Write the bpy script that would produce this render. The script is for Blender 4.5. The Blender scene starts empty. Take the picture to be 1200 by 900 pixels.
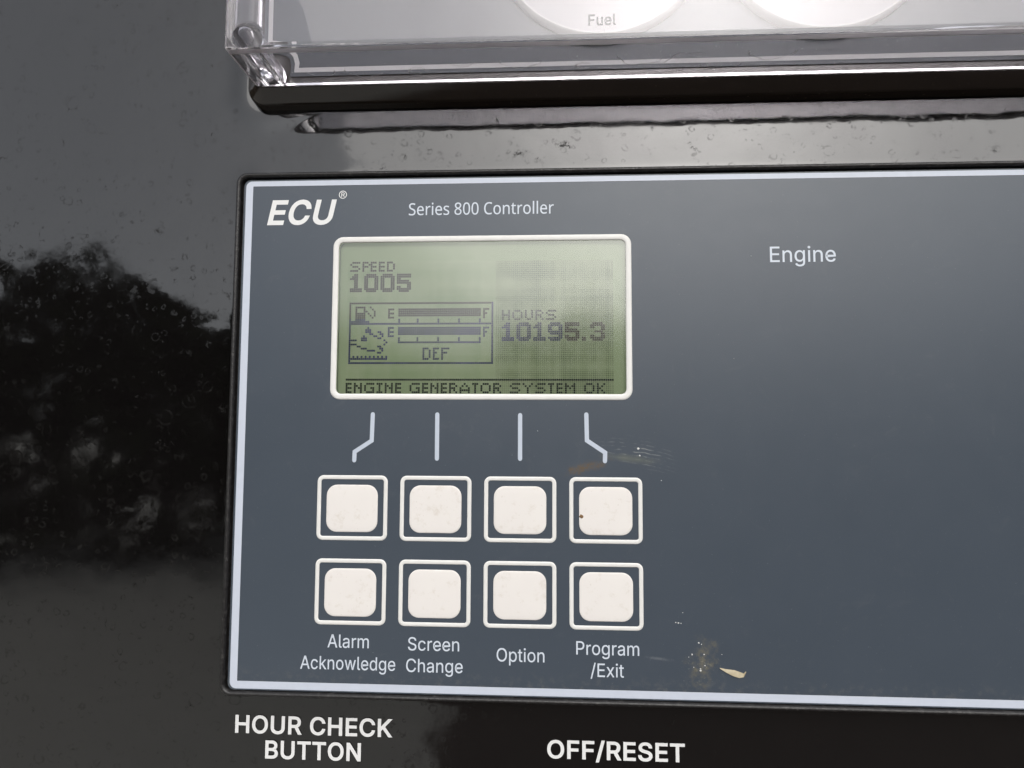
import bpy, bmesh, math, random
from mathutils import Matrix, Vector
from mathutils.geometry import tessellate_polygon

C = bpy.context.scene
MM = 0.001
LEAN = math.radians(6.0)            # the panel leans back a little

# ---------------------------------------------------------------- panel frame
# u runs right along the panel, v up it, w out of it (millimetres)
AU = Vector((1, 0, 0)); AV = Vector((0, math.sin(LEAN), math.cos(LEAN))); AW = Vector((0, -math.cos(LEAN), math.sin(LEAN)))
def to_world(u, v, w):
    return (AU * u + AV * v + AW * w) * MM
PANEL = Matrix((AU, AV, AW)).transposed().to_4x4()

# ---------------------------------------------------------------- camera
R = ((0.99881, -0.00418, 0.04866), (0.00092, 0.99777, 0.06673), (-0.04883, -0.06661, 0.99658))
cd = bpy.data.cameras.new('camera'); cam = bpy.data.objects.new('camera', cd)
C.collection.objects.link(cam); C.camera = cam
def axis(r, s):
    return (AU * r[0] - AV * r[1] - AW * r[2]) * s
cx, cy, cz = axis(R[0], 1), axis(R[1], -1), axis(R[2], -1)
m = Matrix((cx, cy, cz)).transposed().to_4x4(); m.translation = to_world(14.544, 11.895, 142.938)
cam.matrix_world = m
cd.sensor_width = 36; cd.lens = 21.6; cd.clip_start = 0.005; cd.clip_end = 5000

# ---------------------------------------------------------------- sky, sun, exposure
world = bpy.data.worlds.new('World'); C.world = world; world.use_nodes = True
nt = world.node_tree; bg = nt.nodes['Background']
sky = nt.nodes.new('ShaderNodeTexSky'); sky.sky_type = 'NISHITA'; sky.sun_disc = False
SUN_EL, SUN_AZ = math.radians(42), math.radians(163.5)   # azimuth clockwise from +Y: behind the camera, to its right, veiled by bright cloud
sky.sun_elevation = SUN_EL; sky.sun_rotation = SUN_AZ; sky.air_density = 1.0; sky.dust_density = 2.6; sky.ozone_density = 1.0
hs = nt.nodes.new('ShaderNodeHueSaturation'); hs.inputs['Value'].default_value = 1.35; hs.inputs['Saturation'].default_value = 0.22   # overcast: the blue is hidden by cloud
nt.links.new(sky.outputs[0], hs.inputs['Color']); nt.links.new(hs.outputs[0], bg.inputs[0])
bg.inputs[1].default_value = 0.15
sd = bpy.data.lights.new('sun', 'SUN'); sd.energy = 1.05; sd.angle = math.radians(62); sd.color = (1, 0.96, 0.9)
sun = bpy.data.objects.new('sun', sd); C.collection.objects.link(sun)
sdir = Vector((math.sin(SUN_AZ) * math.cos(SUN_EL), math.cos(SUN_AZ) * math.cos(SUN_EL), math.sin(SUN_EL)))
sun.rotation_euler = sdir.to_track_quat('Z', 'Y').to_euler()
C.view_settings.view_transform = 'Standard'; C.view_settings.look = 'None'
C.view_settings.gamma = 1; C.view_settings.use_curve_mapping = False
C.view_settings.exposure = 0.12
C.render.engine = 'CYCLES'; C.cycles.use_denoising = True
C.cycles.max_bounces = 16; C.cycles.transmission_bounces = 14; C.cycles.transparent_max_bounces = 16
C.cycles.glossy_bounces = 8; C.cycles.sample_clamp_indirect = 8

# ---------------------------------------------------------------- materials
class NT:
    def __init__(self, name):
        self.m = bpy.data.materials.new(name); self.m.use_nodes = True
        self.t = self.m.node_tree; self.b = self.t.nodes['Principled BSDF']
        self._co = None
    def n(self, kind, **kw):
        x = self.t.nodes.new(kind)
        for k, v in kw.items():
            if k == 'ins':
                for a, b in v.items():
                    if isinstance(b, bpy.types.NodeSocket): self.t.links.new(b, x.inputs[a])
                    else: x.inputs[a].default_value = b
            else: setattr(x, k, v)
        return x
    def co(self):
        if not self._co: self._co = self.n('ShaderNodeTexCoord').outputs['Object']
        return self._co
    def noise(self, scale, detail=4, rough=0.55, dist=0.0, vec=None):
        return self.n('ShaderNodeTexNoise', ins={'Vector': vec or self.co(), 'Scale': scale, 'Detail': detail, 'Roughness': rough, 'Distortion': dist}).outputs[0]
    def ramp(self, fac, a, b, va=0.0, vb=1.0):
        return self.n('ShaderNodeMapRange', interpolation_type='SMOOTHSTEP', ins={'Value': fac, 'From Min': a, 'From Max': b, 'To Min': va, 'To Max': vb}).outputs[0]
    def math(self, op, a, b=0.0):
        return self.n('ShaderNodeMath', operation=op, ins={0: a, 1: b}).outputs[0]
    def mix(self, fac, a, b):
        x = self.n('ShaderNodeMix', data_type='RGBA')
        for s, v in ((0, fac), (6, a), (7, b)):
            if isinstance(v, bpy.types.NodeSocket): self.t.links.new(v, x.inputs[s])
            else: x.inputs[s].default_value = v if s == 0 else (*v, 1) if len(v) == 3 else v
        return x.outputs[2]
    def spot(self, u, v, ru, rv, ang=0.0, soft=0.0, wob=0.25, wobscale=600):
        """1 inside an ellipse on the surface (mm, in the object's own coordinates), with a ragged edge"""
        mp = self.n('ShaderNodeMapping', vector_type='TEXTURE', ins={'Vector': self.co(), 'Location': (u * MM, v * MM, 0), 'Rotation': (0, 0, ang), 'Scale': (ru * MM, rv * MM, 1)})
        sep = self.n('ShaderNodeSeparateXYZ', ins={0: mp.outputs[0]})
        r2 = self.math('ADD', self.math('POWER', self.math('ABSOLUTE', sep.outputs[0]), 2.0), self.math('POWER', self.math('ABSOLUTE', sep.outputs[1]), 2.0))
        r = self.math('SQRT', r2)
        if wob: r = self.math('ADD', r, self.math('MULTIPLY', self.math('SUBTRACT', self.noise(wobscale, 3), 0.5), wob * 2))
        return self.ramp(r, soft, 1.0, 1.0, 0.0)
    def set(self, **kw):
        for k, v in kw.items():
            i = self.b.inputs[k.replace('_', ' ')]
            if isinstance(v, bpy.types.NodeSocket): self.t.links.new(v, i)
            elif isinstance(v, tuple) and len(v) == 3: i.default_value = (*v, 1)
            else: i.default_value = v
        return self
    def bump(self, h, strength, dist):
        x = self.n('ShaderNodeBump', ins={'Height': h, 'Strength': strength, 'Distance': dist})
        self.t.links.new(x.outputs[0], self.b.inputs['Normal']); return self

def plain(name, col, rough=0.5, spec=0.5, var=0.0, scale=400, **kw):
    k = NT(name)
    if var:
        n = k.noise(scale, 5)
        c = k.mix(n, tuple(x * (1 - var) for x in col), tuple(min(1, x * (1 + var)) for x in col))
        k.set(Base_Color=c)
    else: k.set(Base_Color=col)
    return k.set(Roughness=rough, Specular_IOR_Level=spec, **kw)

M = {}
def mat_housing():
    k = NT('gloss_black_plastic')
    # dried water marks: rings and blots that dull the gloss
    warp = k.n('ShaderNodeTexNoise', ins={'Vector': k.co(), 'Scale': 420.0, 'Detail': 3.0}).outputs[1]
    wv = k.n('ShaderNodeVectorMath', operation='SCALE', ins={0: warp, 3: 0.0016}).outputs[0]
    pos = k.n('ShaderNodeVectorMath', operation='ADD', ins={0: k.co(), 1: wv}).outputs[0]
    def rings(scale, lo, hi, keep):
        vo = k.n('ShaderNodeTexVoronoi', feature='F1', ins={'Vector': pos, 'Scale': scale, 'Randomness': 1.0})
        c = k.n('ShaderNodeSeparateColor', ins={0: vo.outputs['Color']}).outputs
        d = k.math('DIVIDE', vo.outputs['Distance'], k.math('ADD', k.math('MULTIPLY', c[1], 0.8), 0.5))
        edge = k.math('MULTIPLY', k.ramp(d, lo, lo + 0.06), k.ramp(d, hi, hi - 0.07))
        fillc = k.math('MULTIPLY', k.ramp(d, hi, 0.05), 0.25)
        part = k.ramp(k.noise(scale * 3.0, 3, 0.6), 0.36, 0.60)
        return k.math('MULTIPLY', k.math('MULTIPLY', k.math('ADD', edge, fillc), part), k.ramp(c[0], keep, keep + 0.03))
    ring = k.math('MAXIMUM', rings(210.0, 0.20, 0.36, 0.70), rings(420.0, 0.15, 0.36, 0.62))
    blot = k.ramp(k.noise(520, 6, 0.68, 1.0), 0.57, 0.74)
    fine = k.ramp(k.noise(2600, 4, 0.6), 0.60, 0.75)
    film = k.ramp(k.noise(90, 5, 0.6), 0.35, 0.75)
    smear = k.math('MULTIPLY', k.math('MAXIMUM', k.spot(20.1, 80.9, 3.2, 1.2, -0.15, 0.0, 0.9, 900), k.math('MULTIPLY', k.math('MAXIMUM', k.spot(51.9, 79.3, 3.4, 0.7, -0.65, 0.0, 0.9, 900), k.spot(9.2, 79.0, 4.0, 1.4, 0.1, 0.0, 0.9, 700)), 0.6)), k.ramp(k.noise(2000, 3), 0.40, 0.55))
    marks = k.math('MINIMUM', k.math('ADD', k.math('ADD', k.math('MULTIPLY', ring, 0.34), k.math('MULTIPLY', blot, 0.6)), k.math('ADD', k.math('MULTIPLY', fine, 0.12), k.math('MULTIPLY', smear, 1.0))), 1.0)
    k.set(Base_Color=k.mix(marks, (0.004, 0.0035, 0.0035), (0.009, 0.008, 0.007)))
    k.set(Roughness=k.math('ADD', k.math('ADD', k.math('MULTIPLY', marks, 0.42), 0.04), k.math('MULTIPLY', film, 0.05)), Specular_IOR_Level=k.ramp(marks, 0.0, 0.9, 0.9, 0.30))
    k.bump(k.math('ADD', k.noise(45, 2, 0.4), k.math('MULTIPLY', k.noise(260, 2, 0.4), 0.05)), 0.36, 0.0009)
    return k.m
M['housing'] = mat_housing()
def mat_rim():
    k = NT('worn_black_rim')
    dust = k.ramp(k.noise(1800, 3), 0.66, 0.74)
    k.set(Base_Color=k.mix(k.math('MULTIPLY', dust, 0.4), (0.030, 0.023, 0.018), (0.12, 0.10, 0.08)), Roughness=k.ramp(k.noise(700, 6, 0.65), 0.3, 0.8, 0.06, 0.22), Specular_IOR_Level=0.6)
    k.bump(k.noise(1500, 3), 0.08, 0.0002)
    return k.m
M['rim'] = mat_rim()
def mat_case():
    k = NT('black_moulded_case')
    k.set(Base_Color=k.mix(k.ramp(k.noise(900, 5), 0.5, 0.8), (0.012, 0.011, 0.011), (0.05, 0.047, 0.044)), Roughness=k.ramp(k.noise(700, 4), 0.3, 0.8, 0.3, 0.55), Specular_IOR_Level=0.5)
    k.bump(k.noise(2500, 3), 0.35, 0.0003)
    return k.m
M['case'] = mat_case()
def mat_face():
    k = NT('slate_overlay_film')
    base = k.mix(k.noise(60, 5, 0.6), (0.047, 0.061, 0.080), (0.057, 0.072, 0.093))
    grain = k.noise(3800, 3, 0.6)
    base = k.mix(k.ramp(grain, 0.3, 0.7, 0.0, 0.25), base, (0.066, 0.076, 0.09))
    # pale dust specks and faint wipe marks
    speck = k.ramp(k.noise(2300, 2, 0.5), 0.735, 0.77)
    wipe = k.math('MULTIPLY', k.ramp(k.noise(140, 5, 0.7, 1.5), 0.56, 0.75), 0.13)
    base = k.mix(k.math('MULTIPLY', speck, 0.22), base, (0.26, 0.27, 0.28))
    base = k.mix(wipe, base, (0.12, 0.13, 0.14))
    # swirl of hair scratches beside the last guide line
    mp = k.n('ShaderNodeMapping', vector_type='TEXTURE', ins={'Vector': k.co(), 'Location': (27 * MM, -42 * MM, 0), 'Rotation': (0, 0, 0.1), 'Scale': (1.0, 0.9, 1.0)})
    wv = k.n('ShaderNodeTexWave', wave_type='RINGS', rings_direction='Z', ins={'Vector': mp.outputs[0], 'Scale': 330.0, 'Distortion': 2.2, 'Detail': 3.0, 'Detail Scale': 1.5})
    broken = k.ramp(k.noise(420, 3), 0.42, 0.66)
    scr = k.math('MULTIPLY', k.math('MULTIPLY', k.ramp(wv.outputs[1], 0.70, 0.95), broken), k.spot(37.0, 5.6, 11.5, 4.2, -0.26, 0.15, 0.3, 300))
    base = k.mix(k.math('MULTIPLY', scr, 0.55), base, (0.30, 0.31, 0.30))
    green = k.math('MULTIPLY', k.spot(34.5, 4.3, 9.0, 1.3, -0.13, 0.0, 0.5, 400), 0.42)
    base = k.mix(green, base, (0.15, 0.16, 0.12))
    brown = k.math('MULTIPLY', k.math('MULTIPLY', k.spot(24.5, 2.2, 6.4, 1.7, 0.27, 0.1, 0.9, 700), k.ramp(k.noise(1300, 4, 0.7), 0.32, 0.60)), 0.95)
    base = k.mix(brown, base, (0.10, 0.068, 0.036))
    # dried mud under the buttons, right of the last one
    mud = k.math('MULTIPLY', k.spot(50.3, -41.0, 3.6, 7.6, -0.16, 0.15, 1.0, 420), k.ramp(k.noise(950, 5, 0.75), 0.38, 0.64))
    base = k.mix(k.math('MULTIPLY', mud, 0.75), base, (0.14, 0.125, 0.085))
    mud2 = k.math('MULTIPLY', k.spot(50.0, -43.0, 7.0, 6.0, 0.2, 0.1, 1.0, 300), k.ramp(k.noise(1900, 3, 0.6), 0.60, 0.70))
    base = k.mix(k.math('MULTIPLY', mud2, 0.45), base, (0.25, 0.25, 0.22))
    sepf = k.n('ShaderNodeSeparateXYZ', ins={0: k.co()}).outputs[1]
    low = k.math('MULTIPLY', k.math('MULTIPLY', k.ramp(sepf, -43.0 * MM, -47.5 * MM), k.ramp(k.noise(650, 5, 0.7), 0.48, 0.70)), 0.30)
    base = k.mix(low, base, (0.17, 0.165, 0.15))
    wisp = k.math('MULTIPLY', k.spot(40.5, -40.2, 3.6, 0.5, -0.1, 0.1, 0.9, 900), 0.35)
    base = k.mix(wisp, base, (0.22, 0.23, 0.24))
    allm = k.math('MINIMUM', k.math('ADD', k.math('ADD', mud, brown), wipe), 1.0)
    k.set(Base_Color=base, Roughness=k.math('ADD', k.ramp(k.noise(220, 4), 0.3, 0.7, 0.33, 0.355), k.math('MULTIPLY', allm, 0.25)), Specular_IOR_Level=0.52)
    k.bump(k.math('ADD', k.noise(5200, 2), k.math('MULTIPLY', k.noise(500, 2), 0.1)), 0.10, 0.0002)
    return k.m
M['face'] = mat_face()
M['border'] = plain('pale_blue_print', (0.55, 0.59, 0.67), 0.4, 0.4, 0.05, 700).m
M['print'] = plain('pale_grey_print', (0.60, 0.65, 0.72), 0.45, 0.4, 0.04, 900).m
M['white_print'] = plain('white_print', (0.76, 0.76, 0.75), 0.45, 0.4, 0.04, 900).m
M['guide'] = plain('blue_grey_print', (0.50, 0.55, 0.63), 0.45, 0.4, 0.04, 900).m
M['cream'] = plain('cream_print', (0.75, 0.74, 0.71), 0.42, 0.45, 0.06, 500).m
def mat_button():
    k = NT('warm_white_button')
    inf = k.n('ShaderNodeObjectInfo').outputs['Random']
    off = k.n('ShaderNodeVectorMath', operation='SCALE', ins={0: (0.3, 0.7, 0.2), 3: inf}).outputs[0]
    vec = k.n('ShaderNodeVectorMath', operation='ADD', ins={0: k.co(), 1: off}).outputs[0]
    c = k.mix(k.noise(160, 5, 0.6, vec=vec), (0.75, 0.71, 0.68), (0.78, 0.75, 0.71))
    c = k.mix(k.math('MULTIPLY', k.ramp(k.noise(420, 5, 0.7, vec=vec), 0.54, 0.76), 0.5), c, (0.58, 0.52, 0.44))
    c = k.mix(k.math('MULTIPLY', k.ramp(k.noise(1500, 2, 0.5, vec=vec), 0.70, 0.76), 0.35), c, (0.5, 0.45, 0.38))
    return k.set(Base_Color=c, Roughness=0.5, Specular_IOR_Level=0.4).m
M['button'] = mat_button()
def mat_screen():
    k = NT('green_display_glass_back')
    c = k.mix(k.noise(45, 4, 0.6), (0.28, 0.36, 0.20), (0.40, 0.45, 0.30))
    return k.set(Base_Color=c, Roughness=0.55, Specular_IOR_Level=0.3, Emission_Color=c, Emission_Strength=0.20).m   # glow added to lift the display's brightness against its dots
M['screen'] = mat_screen()
def mat_dots(name, a, b):
    k = NT(name)
    c = k.mix(k.ramp(k.noise(95, 3, 0.5), 0.40, 0.60), a, b)
    return k.set(Base_Color=c, Roughness=0.5, Specular_IOR_Level=0.3).m
M['dots_brown'] = mat_dots('brown_display_dots', (0.050, 0.036, 0.018), (0.060, 0.038, 0.030))
M['dots_blue'] = mat_dots('blue_display_dots', (0.040, 0.038, 0.19), (0.012, 0.022, 0.085))
M['dots_green'] = mat_dots('green_display_dots', (0.006, 0.014, 0.012), (0.028, 0.034, 0.026))
def mat_ghost(name, a, b):
    k = NT(name)
    sep = k.n('ShaderNodeSeparateXYZ', ins={0: k.co()})
    cols = k.n('ShaderNodeTexNoise', noise_dimensions='1D', ins={'W': sep.outputs[0], 'Scale': 420.0, 'Detail': 3.0}).outputs[0]
    rows = k.n('ShaderNodeTexNoise', noise_dimensions='1D', ins={'W': sep.outputs[1], 'Scale': 300.0, 'Detail': 3.0}).outputs[0]
    mixed = k.math('ADD', k.math('MULTIPLY', k.noise(60, 4, 0.6), 0.5), k.math('MULTIPLY', k.math('ADD', cols, rows), 0.25))
    c = k.mix(k.ramp(mixed, 0.36, 0.62), a, b)
    return k.set(Base_Color=c, Roughness=0.55, Specular_IOR_Level=0.3, Emission_Color=c, Emission_Strength=0.20).m  # the off dots carry the same added glow as the display
M['ghost'] = mat_ghost('display_dots_off', (0.26, 0.335, 0.185), (0.375, 0.425, 0.28))
M['ghost_dark'] = mat_ghost('display_dots_off_dim', (0.12, 0.16, 0.08), (0.32, 0.36, 0.23))
M['well'] = plain('dark_display_well', (0.05, 0.05, 0.05), 0.6).m
def mat_clear(name, tint, rough, ior, film=0.0, clear=1.0):
    k = NT(name)
    k.set(Base_Color=tint, Roughness=rough, IOR=ior, Transmission_Weight=clear)
    if film: k.bump(k.noise(60, 2, 0.4), 0.25, film)
    return k.m
def mat_pane():
    k = NT('display_window')
    fr = k.n('ShaderNodeFresnel', ins={'IOR': 1.9})
    gl = k.n('ShaderNodeBsdfGlossy', ins={'Roughness': k.ramp(k.noise(300, 4), 0.3, 0.7, 0.11, 0.15), 'Color': (1, 1, 1, 1)})
    tr = k.n('ShaderNodeBsdfTransparent', ins={'Color': (0.97, 0.98, 0.97, 1)})
    mx = k.n('ShaderNodeMixShader', ins={0: fr.outputs[0], 1: tr.outputs[0], 2: gl.outputs[0]})
    k.t.links.new(mx.outputs[0], k.t.nodes['Material Output'].inputs['Surface'])
    return k.m
M['pane'] = mat_pane()
def mat_edge():
    k = NT('frosted_moulded_edge')
    c = k.mix(k.noise(120, 3), (0.80, 0.77, 0.84), (0.86, 0.78, 0.80))
    return k.set(Base_Color=c, Roughness=0.45, IOR=1.5, Transmission_Weight=0.35).m
M['moulded_edge'] = mat_edge()
M['drip'] = plain('pale_water_scale', (0.66, 0.66, 0.64), 0.7).m
M['cover'] = mat_clear('clear_polycarbonate', (0.975, 0.955, 0.985), 0.02, 1.45, 0.0003, 0.965)
def mat_gaugeface():
    k = NT('grey_gauge_label')
    c = k.mix(k.noise(90, 4), (0.105, 0.118, 0.132), (0.125, 0.138, 0.152))
    return k.set(Base_Color=c, Roughness=0.4).m
M['gaugeface'] = mat_gaugeface()
M['dial'] = plain('white_dial', (0.66, 0.66, 0.65), 0.4, 0.4, 0.02).m
M['gauge_rim'] = plain('cream_gauge_rim', (0.78, 0.78, 0.75), 0.35, 0.5, 0.05).m
M['grey_print'] = plain('grey_print', (0.05, 0.052, 0.055), 0.5).m
M['steel'] = plain('bright_steel', (0.72, 0.74, 0.75), 0.22, 0.5, 0.08, 2500, Metallic=1.0).m
M['needle'] = plain('dark_needle', (0.05, 0.05, 0.05), 0.4).m
M['flake'] = plain('tan_flake', (0.42, 0.36, 0.24), 0.5, 0.5, 0.25, 1500).m
M['dirt'] = plain('brown_dirt', (0.20, 0.12, 0.06), 0.8, 0.2, 0.3, 3000).m
M['drop'] = mat_clear('dried_droplet', (0.95, 0.95, 0.95), 0.1, 1.4)
def mat_ground():
    k = NT('two_zone_ground')
    soil = k.mix(k.noise(3, 6, 0.6), (0.026, 0.016, 0.012), (0.055, 0.038, 0.029))
    pale_zone = k.mix(k.noise(5, 6, 0.6), (0.34, 0.34, 0.31), (0.44, 0.43, 0.40))
    x = k.n('ShaderNodeSeparateXYZ', ins={0: k.co()}).outputs[0]
    x = k.math('ADD', x, k.math('MULTIPLY', k.math('SUBTRACT', k.noise(1.1, 3), 0.5), 0.5))
    return k.set(Base_Color=k.mix(k.ramp(x, -0.60, -0.50), pale_zone, soil), Roughness=0.85).m  # pale and dark zones added on unseen ground to shape the housing's reflection
M['ground'] = mat_ground()
M['blocker_leaf'] = plain('dark_blocker_leaf', (0.035, 0.048, 0.022), 0.7, 0.2, 0.4, 0.3).m  # for the added mass that blocks the low sky

# ---------------------------------------------------------------- mesh helpers
class MB:
    """collects vertices (u, v, w in mm) and faces, linked as ONE mesh object"""
    def __init__(self): self.v = []; self.f = []
    def add(self, vs, fs):
        k = len(self.v); self.v += [tuple(p) for p in vs]; self.f += [tuple(i + k for i in f) for f in fs]; return self
    def loops(self, loops, cap0=False, cap1=True, closed=True):
        n = len(loops[0]); vs = [p for L in loops for p in L]; fs = []
        for a in range(len(loops) - 1):
            for i in range(n if closed else n - 1):
                j = (i + 1) % n
                fs.append((a * n + i, a * n + j, (a + 1) * n + j, (a + 1) * n + i))
        if cap0: fs.append(tuple(range(n - 1, -1, -1)))
        if cap1: fs.append(tuple((len(loops) - 1) * n + i for i in range(n)))
        return self.add(vs, fs)
    def box(self, a, b):
        (x0, y0, z0), (x1, y1, z1) = a, b
        return self.loops([[(x0, y0, z0), (x1, y0, z0), (x1, y1, z0), (x0, y1, z0)], [(x0, y0, z1), (x1, y0, z1), (x1, y1, z1), (x0, y1, z1)]], True, True)
    def poly(self, rings, w):
        """flat filled outline with holes"""
        tri = tessellate_polygon([[Vector((x, y, 0)) for x, y in r] for r in rings])
        vs = [(x, y, w) for r in rings for x, y in r]
        fs = []
        for a, b, c in tri:
            A, B, D = vs[a], vs[b], vs[c]
            s = (B[0] - A[0]) * (D[1] - A[1]) - (B[1] - A[1]) * (D[0] - A[0])
            if abs(s) > 1e-12: fs.append((a, b, c) if s > 0 else (a, c, b))
        return self.add(vs, fs)
    def stroke(self, pts, width, w, cap=5):
        """a line of even width with round ends, flat"""
        P = [Vector(p) for p in pts]; L = []; Rr = []; h = width / 2
        for i, p in enumerate(P):
            d0 = (P[i] - P[i - 1]).normalized() if i else (P[1] - P[0]).normalized()
            d1 = (P[i + 1] - P[i]).normalized() if i < len(P) - 1 else d0
            t = (d0 + d1).normalized(); nrm = Vector((-t.y, t.x)); s = h / max(0.4, nrm.dot(Vector((-d0.y, d0.x))))
            L.append(p + nrm * s); Rr.append(p - nrm * s)
        def arc(c, a0):
            return [c + Vector((math.cos(a0 + math.pi * k / cap), math.sin(a0 + math.pi * k / cap))) * h for k in range(1, cap)]
        d = P[-1] - P[-2]; e = arc(P[-1], math.atan2(d.y, d.x) - math.pi / 2)
        d = P[0] - P[1]; s = arc(P[0], math.atan2(d.y, d.x) - math.pi / 2)
        return self.poly([[tuple(q) for q in Rr + e + L[::-1] + s]], w)
    def build(self, name, mat, parent=None, base=(0, 0, 0), smooth=None):
        me = bpy.data.meshes.new(name)
        me.from_pydata([((x - base[0]) * MM, (y - base[1]) * MM, (z - base[2]) * MM) for x, y, z in self.v], [], self.f)
        me.materials.append(mat); me.update()
        if smooth is not None:
            me.shade_smooth(); me.set_sharp_from_angle(angle=math.radians(smooth))
        return link(name, me, parent, base)
def link(name, me, parent=None, base=(0, 0, 0)):
    o = bpy.data.objects.new(name, me); C.collection.objects.link(o)
    if parent is not None:
        o.parent = parent
    else:
        mw = PANEL.copy(); mw.translation = to_world(*base); o.matrix_world = mw
    return o
def thing(name, label, cat, base, group=None):
    o = bpy.data.objects.new(name, None); C.collection.objects.link(o); o.empty_display_size = 0.01
    mw = PANEL.copy(); mw.translation = to_world(*base); o.matrix_world = mw
    return tag(o, label, cat, group)
def tag(o, label, cat, group=None):
    o['label'] = label; o['category'] = cat
    if group: o['group'] = group
    return o
def rrect(x0, y0, x1, y1, r, n=6, w=None):
    P = []
    for cx_, cy_, a0 in ((x1 - r, y0 + r, -90), (x1 - r, y1 - r, 0), (x0 + r, y1 - r, 90), (x0 + r, y0 + r, 180)):
        for k in range(n + 1):
            a = math.radians(a0 + 90 * k / n); P.append((cx_ + r * math.cos(a), cy_ + r * math.sin(a)))
    return P if w is None else [(x, y, w) for x, y in P]
def circle(x, y, r, n=48, w=None):
    P = [(x + r * math.cos(2 * math.pi * k / n), y + r * math.sin(2 * math.pi * k / n)) for k in range(n)]
    return P if w is None else [(a, b, w) for a, b in P]

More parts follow.
